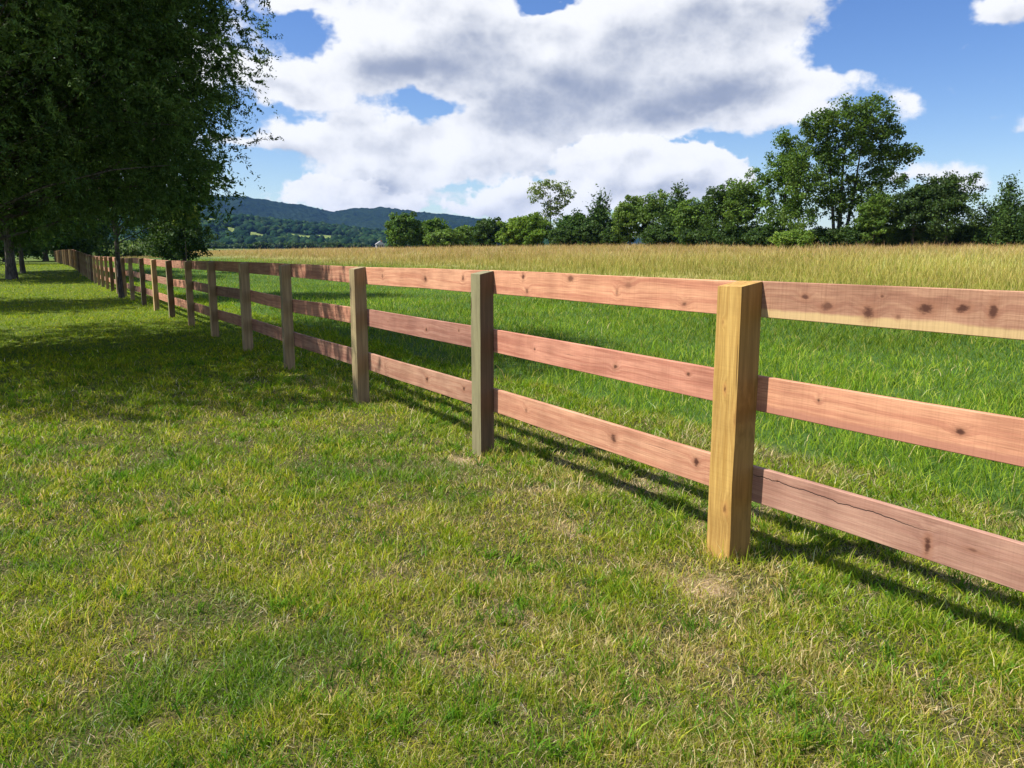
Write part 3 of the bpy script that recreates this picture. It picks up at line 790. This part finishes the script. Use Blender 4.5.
line_tree(735, 118, 226, 18, 'round', 'dark undergrowth shrub below the light shoulder tree', DG1, DG2, name='bush')
for px, Y, top, hw, lb in [(565, 150, 228, 16, 'between the airy tree and the pointed cedar'), (615, 142, 226, 14, 'between the pointed cedar and the light green tree'), (660, 134, 226, 18, 'beneath the paired round trees'), (880, 106, 224, 18, 'right under the giant, below its yellow-green neighbour'), (896, 108, 228, 14, 'in the gap between the giant and the wide mound')]:
    line_tree(px, Y, top, hw, 'round', 'dark undergrowth shrub ' + lb, DG1, DG2, name='bush')
line_tree(912, 104, 173, 22, 'round', 'dark dense tree, left half of the wide dark mound', (.028, .055, .013), (.05, .085, .02), dens=1.15)
line_tree(945, 103, 168, 27, 'round', 'dark dense tree, peak of the wide dark mound', (.028, .055, .013), (.055, .09, .02), dens=1.25)
line_tree(918, 106, 224, 22, 'round', 'dark lower shrubs at the left foot of the wide dark mound', DG1, DG2, name='bush')
line_tree(955, 106, 226, 22, 'round', 'dark lower shrubs at the right foot of the wide dark mound', DG1, DG2, name='bush')
line_tree(972, 120, 224, 12, 'round', 'small light green bush in the gap before the last cedar', LG1, LG2, name='bush')
line_tree(1004, 100, 180, 26, 'cedar', 'dark pointed cedar at the right edge of the picture', DG1, DG2, dens=1.5)
line_tree(1030, 99, 196, 24, 'cedar', 'dark cedar cut by the right edge', DG1, DG2, dens=1.2)
line_tree(1075, 98, 170, 34, 'round', 'dark tree beyond the right edge', MG1, MG2)
line_tree(1130, 96, 180, 34, 'round', 'second dark tree beyond the right edge', MG1, MG2)

# ------------------------------------------------------------------ hills and mountain
def canopy_mat(name, dark, light, meadow=None, msc=.003, mth=.6, sc=.03):
    m, t = newmat(name)
    g = t.node('ShaderNodeTexCoord').outputs['Object']
    n = t.noise(g, sc, 6, .7); n2 = t.noise(g, sc * .12, 4, .6)
    c = t.mix(t.ramp(n, .35, .65), dark, light)
    c = t.mul(c, t.mix(t.ramp(n2, .35, .65), (.75, .8, .85), (1.2, 1.15, 1.)))
    if meadow:
        a = t.node('ShaderNodeAttribute', attribute_name='meadow')
        c = t.mix(t.ramp(a.outputs['Fac'], .4, .6), c, meadow)
    finish(t, c, 1.0, n, 1., 12, .0); return m

def relief(name, prof, D0, D1, crest, nseg, nrow, mat, amp, sc, seed, meadows=None, back=.5, zb=0):
    """prof: [(px,row)] skyline seen at crest distance; the land rises from D0 to crest then falls to D1"""
    pxs = np.linspace(prof[0][0], prof[-1][0], nseg)
    rows = np.interp(pxs, [p[0] for p in prof], [p[1] for p in prof])
    az = np.array([math.atan2(ray(p, 250)[0], ray(p, 250)[1]) for p in pxs])
    el = np.array([ray(p, r)[2] / math.hypot(*ray(p, r)[:2]) for p, r in zip(pxs, rows)])
    zc = H_CAM + el * crest
    k = 7; ker = np.ones(k) / k; zc = np.convolve(np.pad(zc, k // 2, 'edge'), ker, 'valid')
    dist = np.concatenate([np.linspace(D0, crest, int(nrow * .75), endpoint=False), np.linspace(crest, D1, nrow - int(nrow * .75))])
    A, Dm = np.meshgrid(az, dist); Z0 = np.broadcast_to(zc, A.shape)
    x = np.sin(A) * Dm; y = np.cos(A) * Dm
    up = sstep(0, 1, (Dm - D0) / (crest - D0)) ** .9; dn = 1 - (1 - back) * sstep(crest, D1, Dm)
    base = tz(x, y)
    spur = (fbm(x, y, 900, seed, 3) - .5) * 90 * np.sin(np.clip((Dm - D0) / (crest - D0), 0, 1) * np.pi) * (Z0 / 280)
    z = np.where(Dm <= crest, base + (Z0 - base) * up, Z0 * dn) + spur
    z = z + (vnoise(x, y, sc, seed + 3) - .5) * amp + (vnoise(x, y, sc * 2.3, seed + 4) - .5) * amp * .8
    z[0] = base[0] - 8
    V = np.stack([x, y, z], -1).reshape(-1, 3); na = nseg; nr = len(dist)
    i = np.arange(nr - 1)[:, None]; j = np.arange(na - 1)[None, :]
    Q = np.stack([i * na + j, (i + 1) * na + j, (i + 1) * na + j + 1, i * na + j + 1], -1).reshape(-1, 4)[:, ::-1]
    o = np_mesh(name, V, quads=Q, mat=mat, smooth=True, attrs={'meadow': np.zeros(len(V)) if meadows is None else meadows(A, Dm, z).ravel()})
    tag(o, kind='structure')
    return x, y, z, Dm, A
relief('mountain', [(-260, 222), (-60, 206), (120, 199), (195, 198), (250, 199), (285, 204), (318, 209), (332, 213), (350, 210), (385, 209), (420, 213), (450, 216), (480, 220), (540, 229), (620, 238), (760, 243), (900, 245)],
       3000, 5600, 4500, 700, 150, canopy_mat('forest_slope', (.008, .018, .009), (.017, .032, .014), sc=.045), 13, 16, 5)  # dark forest, darkened further: cloud shadow over the mountain put into the colour
def mead(A, D, z):
    m = np.zeros(A.shape)
    px = 512 + FPX * np.tan(A) * CP
    for (cx, cd_, wx, wd) in ((312, 1560, 24, 90), (264, 1540, 13, 80), (340, 1590, 18, 80), (221, 1900, 7, 80), (208, 2000, 5, 50), (240, 1640, 8, 50)):
        m = np.maximum(m, np.clip(1.5 - ((px - cx) / wx) ** 2 - ((D - cd_ + (px - cx) * 3) / wd) ** 2, 0, 1))
    return m
HX = relief('foothill', [(-220, 228), (60, 222), (190, 219), (240, 222), (290, 227), (340, 232), (390, 238), (440, 243), (500, 246), (600, 247)],
       1250, 2900, 2200, 420, 130, canopy_mat('foothill_slope', (.010, .024, .012), (.022, .042, .018), meadow=(.16, .20, .06), sc=.03), 4, 30, 15, mead)

def woodland():
    x, y, z, D, A = HX
    m = mead(A, D, z)
    n = 11000
    ii = rng.integers(5, x.shape[0] - 20, n); jj = rng.integers(0, x.shape[1] - 1, n)
    thin = fbm(x[ii, jj], y[ii, jj], 160, 61, 3)
    ok = (m[ii, jj] < .3) & (thin > .30)
    ii, jj = ii[ok], jj[ok]; n = len(ii)
    fx = rng.uniform(0, 1, n)
    cx = x[ii, jj] * (1 - fx) + x[ii, jj + 1] * fx; cy = y[ii, jj] * (1 - fx) + y[ii, jj + 1] * fx; cz = z[ii, jj]
    # low faceted clumps
    import bmesh
    bm = bmesh.new(); bmesh.ops.create_icosphere(bm, subdivisions=2, radius=1)
    U = np.array([v.co for v in bm.verts]); T = np.array([[v.index for v in f.verts] for f in bm.faces]); bm.free()
    r = rng.uniform(4, 9, n)
    V = []
    nz = rng.uniform(.7, 1.25, (n, len(U), 1))
    V = (U[None] * nz) * np.stack([r, r, r * rng.uniform(.8, 1.3, n)], -1)[:, None, :] + np.stack([cx, cy, cz + r * .6], -1)[:, None, :]
    TT = (np.arange(n) * len(U))[:, None, None] + T[None]
    c = np.repeat(jitter(pick(n, [(.010, .025, .011), (.018, .038, .015), (.030, .056, .018)], [4, 4, 1.5]), .2), len(U), 0)
    o = np_mesh('distant_woodland', V.reshape(-1, 3), tris=TT.reshape(-1, 3), mat=leafmat('far_canopy', .0, 1., .0), col=c)
    tag(o, 'far-off woodland covering the low hill below the mountain', 'woodland', kind='stuff')
woodland()

# low hedge trees in the valley between field and hill (bluish band above the hay)
def hedges():
    rows = [(212, 700, 246, 14), (258, 620, 246, 12), (300, 760, 247, 16), (335, 640, 244, 9), (352, 800, 246, 15), (408, 820, 243, 20), (470, 700, 242, 24), (238, 900, 245, 12), (322, 1000, 244, 16), (280, 1050, 244, 14), (395, 500, 244, 7)]
    names = ['at the left beneath the foothill', 'left of the pale meadow', 'in front of the pale meadow', 'darkest and roundest, in front of the meadow end', 'right of the dark round one', 'behind the first rounded tree', 'behind the small dark trees',
             'far off below the left meadow', 'far off right of the meadow', 'far off in the middle of the valley', 'beside the small grey house']
    for (px, Y, top, hw), nm in zip(rows, names):
        x, y, z = at(px, Y); H = max(zpx(top, Y) - z, 4.); w = hw * mpp(Y)
        tree((x, y, z), H, [(0, 0, H * .5, w, w * .5, H * .5, 2), (w * .4, 0, H * .55, w * .4, w * .4, H * .45, 1)], 'distant valley thicket ' + nm, 'thicket', 'thicket', nclump=90, per=40, clr=w * .22, leaf=Y * .003, col=(.03, .06, .018), col2=(.06, .10, .03), trunk=.3, limbs=5, zmin=.2, group='distant valley thickets')
hedges()

# small grey farmhouse in the distance
def house():
    import bmesh
    Y = 430; x, y, z = at(380, Y)
    m1, t = newmat('grey_siding'); finish(t, (.42, .36, .36), .8)
    m2, t = newmat('roof_metal'); finish(t, (.45, .40, .42), .5)
    m3, t = newmat('window_glass'); finish(t, (.03, .04, .05), .1, spec=.6)
    m4, t = newmat('brick_red'); finish(t, (.30, .12, .09), .9)
    m5, t = newmat('door_paint'); finish(t, (.12, .06, .05), .6)
    zz = max(zpx(249, Y), z)
    r = empty('farmhouse', (x, y, z), .25); tag(r, 'tiny grey farmhouse far off at the left end of the tree line', 'house')
    def bx(nm, cx, cy, cz, sx, sy, sz, m, par=r):
        bm = bmesh.new(); bmesh.ops.create_cube(bm, size=1)
        for v in bm.verts: v.co = Vector((cx + v.co.x * sx, cy + v.co.y * sy, cz + v.co.z * sz))
        me = bpy.data.meshes.new(nm); bm.to_mesh(me); bm.free(); me.materials.append(m)
        o = bpy.data.objects.new(nm, me); COL.objects.link(o); o.parent = par; return o
    hb = zz - z
    bx('wall', 0, 0, (hb + 2.4) / 2, 4.2, 5.5, hb + 2.4, m1)
    V = [(-2.5, -3, 2.4 + hb), (2.5, -3, 2.4 + hb), (2.5, 3, 2.4 + hb), (-2.5, 3, 2.4 + hb), (0, -3, 4.2 + hb), (0, 3, 4.2 + hb)]
    me = bpy.data.meshes.new('roof'); me.from_pydata(V, [], [(0, 1, 4), (2, 3, 5), (1, 2, 5, 4), (3, 0, 4, 5), (0, 3, 2, 1)]); me.materials.append(m2)
    ro = bpy.data.objects.new('roof', me); COL.objects.link(ro); ro.parent = r
    bx('chimney', .9, 1.2, 4.0 + hb, .6, .6, 1.6, m4, ro)
    for dx in (-1.2, 1.2): bx('window', dx, -2.76, 1.5 + hb, .8, .06, 1.1, m3)
    bx('door', 0, -2.76, 1.0 + hb, .8, .06, 2.0, m5)
house()

# ------------------------------------------------------------------ air
def haze():
    m = bpy.data.materials.new('air'); m.use_nodes = True; t = NT(m.node_tree); t.n.clear()
    out = t.node('ShaderNodeOutputMaterial'); v = t.node('ShaderNodeVolumePrincipled')
    v.inputs['Color'].default_value = (.20, .42, 1, 1); v.inputs['Density'].default_value = HAZE; v.inputs['Anisotropy'].default_value = 0.
    t.l.new(v.outputs[0], out.inputs['Volume'])
    s = 9300; z0, z1 = -14, 360
    V = [(a * s, b * s, c) for c in (z0, z1) for (a, b) in ((-1, -1), (1, -1), (1, 1), (-1, 1))]
    me = bpy.data.meshes.new('haze'); me.from_pydata(V, [], [(3, 2, 1, 0), (4, 5, 6, 7), (0, 1, 5, 4), (1, 2, 6, 5), (2, 3, 7, 6), (3, 0, 4, 7)])
    me.materials.append(m); o = bpy.data.objects.new('haze', me); COL.objects.link(o); tag(o, 'thin summer haze over the valley', 'haze', kind='stuff')
HAZE = 3.6e-5
haze()

# ------------------------------------------------------------------ light and sky
SAZ = math.atan2(-.99, -.12); SEL = R(54)
S = Vector((math.sin(SAZ) * math.cos(SEL), math.cos(SAZ) * math.cos(SEL), math.sin(SEL)))
ld = bpy.data.lights.new('sun', 'SUN'); ld.energy = 5.0; ld.angle = R(.53); ld.color = (1, .955, .88)
lo = bpy.data.objects.new('sun', ld); COL.objects.link(lo); lo.rotation_euler = S.to_track_quat('Z', 'Y').to_euler(); lo.location = (-10, 0, 30)

w = bpy.data.worlds.new('World'); scene.world = w; w.use_nodes = True
t = NT(w.node_tree); t.n.clear()
sky = t.node('ShaderNodeTexSky', sky_type='NISHITA'); sky.sun_disc = False; sky.sun_elevation = SEL; sky.sun_rotation = SAZ % (2 * math.pi)
sky.altitude = 100; sky.air_density = 1.0; sky.dust_density = .35; sky.ozone_density = 2.2

def pol(px, py):
    r = ray(px, py); r = r / np.linalg.norm(r); return math.atan2(r[0], r[1]), math.asin(r[2])
BLOBS = [  # px, py, half width, half height, weight
    (560, 60, 175, 58, 1.45), (440, 35, 90, 42, .85), (372, 58, 40, 22, .5), (725, 14, 108, 30, .95), (765, 92, 88, 22, .95), (690, 96, 60, 20, .5), (545, 125, 120, 24, .8),
    (350, 135, 60, 24, .9), (420, 165, 84, 20, .85), (400, 190, 84, 14, .5), (560, 165, 60, 16, .5), (290, 86, 32, 20, .8), (262, 80, 18, 16, .4),
    (292, 0, 36, 8, .6), (1000, 6, 30, 13, .85), (898, 112, 17, 12, .7), (1018, 128, 16, 10, .65), (1000, 118, 20, 8, .4), (900, 172, 32, 12, .6), (965, 180, 34, 14, .65), (250, 145, 42, 6, .5),
    (500, -60, 220, 50, .6), (120, 60, 120, 60, .7), (60, 150, 100, 30, .6), (1150, 60, 90, 50, .8), (1260, 150, 100, 40, .8), (-200, 100, 160, 70, .9),
    (545, -2, 30, 12, -1.6), (425, 101, 44, 12, -.95), (710, 146, 50, 9, -.9), (300, 116, 40, 8, -.5), (470, 186, 30, 5, -.6), (800, 140, 60, 14, -.4), (850, 58, 40, 14, -.7), (900, 20, 50, 30, -.6), (300, 35, 34, 16, -.7), (235, 110, 24, 30, -.4)]
BLOBS2 = [(640, 168, 62, 26, 1.15), (600, 160, 26, 14, .5), (550, 194, 70, 17, .85), (500, 208, 50, 10, .6), (705, 178, 56, 18, .9), (330, 196, 64, 15, .95), (385, 206, 40, 9, .5)]
gen = t.node('ShaderNodeTexCoord').outputs['Generated']
wn = t.noise(t.mapping(gen, (1, 1, 1.5)), 9, 4, .65, out=1)
vv = t.vmath('ADD', gen, t.vmath('MULTIPLY', t.vmath('SUBTRACT', wn, (.5, .5, .5)), (.10, .10, .07)))
s_ = t.node('ShaderNodeSeparateXYZ'); t.l.new(vv, s_.inputs[0])
az = t.math('ARCTAN2', s_.outputs[0], s_.outputs[1])
el = t.math('ARCSINE', t.math('DIVIDE', s_.outputs[2], t.vmath('LENGTH', vv)))
base = t.noise(t.mapping(gen, (2.2, 2.2, 4.5)), 1.3, 3, .5)
rest = t.math('MULTIPLY', t.ramp(t.math('ABSOLUTE', az), .75, 1.1), t.ramp(base, .46, .62, 0, 1.1))
cv = t.mapping(gen, (1, 1, 1.7))
n1 = t.noise(cv, 8, 6, .62, .1)
n1s = t.noise(t.vmath('ADD', cv, (-.012, 0, .034)), 8, 2, .5, .1)
n1c = t.noise(cv, 8, 2, .5, .1)
n2 = t.noise(t.mapping(gen, (1, 1, 1.2)), 26, 4, .6)
puff = t.math('ABSOLUTE', t.math('MULTIPLY_ADD', n2, 2, -1))          # billows with sharp creases
slope = t.math('MULTIPLY', t.math('SUBTRACT', n1c, n1s), 2.6)
def layer(blobs, amp, puffamp, a0_, a1_, t0, t1, dark, edge, extra=None):
    acc = grad = None
    for px, py, hw, hh, wt in blobs:
        p0, e0 = pol(px, py); p1, _ = pol(px + hw, py); _, e1 = pol(px, py - hh)
        ra = abs(p1 - p0); re = abs(e1 - e0)
        da = t.math('MULTIPLY_ADD', az, 1 / ra, -p0 / ra); de = t.math('MULTIPLY_ADD', el, 1 / re, -e0 / re)
        q = t.math('MULTIPLY_ADD', da, da, t.math('MULTIPLY', de, de))
        f = t.math('MULTIPLY', t.math('POWER', 2.718, t.math('MULTIPLY', q, -.75)), wt)
        acc = f if acc is None else t.math('ADD', acc, f)
        if wt > 0:
            gq = t.math('MULTIPLY', f, de); grad = gq if grad is None else t.math('ADD', grad, gq)
    body = t.math('MINIMUM', acc, 1.7)
    if extra is not None: body = t.math('ADD', body, extra)
    d = t.math('ADD', body, t.math('MULTIPLY', t.math('SUBTRACT', n1, .5), amp))
    d = t.math('SUBTRACT', d, t.math('MULTIPLY', puff, puffamp))
    al = t.ramp(d, a0_, a1_)
    th = t.ramp(t.math('ADD', acc, t.math('MULTIPLY', t.math('SUBTRACT', n1c, .5), 1.0)), t0, t1)
    sh = t.math('ADD', t.math('SUBTRACT', edge, t.math('MULTIPLY', th, dark)), t.math('ADD', slope, t.math('MULTIPLY', grad, .40)))
    sh = t.math('ADD', sh, t.math('MULTIPLY', puff, -.55))
    return al, t.ramp(sh, -.35, 1.15)
alA, shA = layer(BLOBS, 1.7, .5, .15, .58, .6, 2.1, .92, 1.04, rest)
alB, shB = layer(BLOBS2, 1.0, .6, .26, .44, .6, 1.5, .30, .98)
CLO, CHI = (3.7, 4.3, 5.8), (11.3, 11.4, 11.7)
hs = t.node('ShaderNodeHueSaturation'); hs.inputs['Saturation'].default_value = 1.28; hs.inputs['Hue'].default_value = .515; hs.inputs['Value'].default_value = 1.62; t.l.new(sky.outputs[0], hs.inputs['Color'])
allc = t.mix(t.math('MULTIPLY', alA, .97), hs.outputs[0], t.mix(shA, CLO, CHI))
allc = t.mix(t.math('MULTIPLY', alB, .98), allc, t.mix(shB, CLO, CHI))
bg = t.node('ShaderNodeBackground'); bg.inputs['Strength'].default_value = .0505; t.l.new(allc, bg.inputs[0])
w.cycles.sampling_method = 'NONE'
wo = t.node('ShaderNodeOutputWorld'); t.l.new(bg.outputs[0], wo.inputs[0])

# ------------------------------------------------------------------ render settings
scene.render.engine = 'CYCLES'
scene.view_settings.view_transform = 'Standard'; scene.view_settings.look = 'None'
scene.view_settings.exposure = 0.85; scene.view_settings.gamma = 1.0
scene.cycles.max_bounces = 5; scene.cycles.transparent_max_bounces = 4; scene.cycles.diffuse_bounces = 2
scene.cycles.volume_bounces = 0
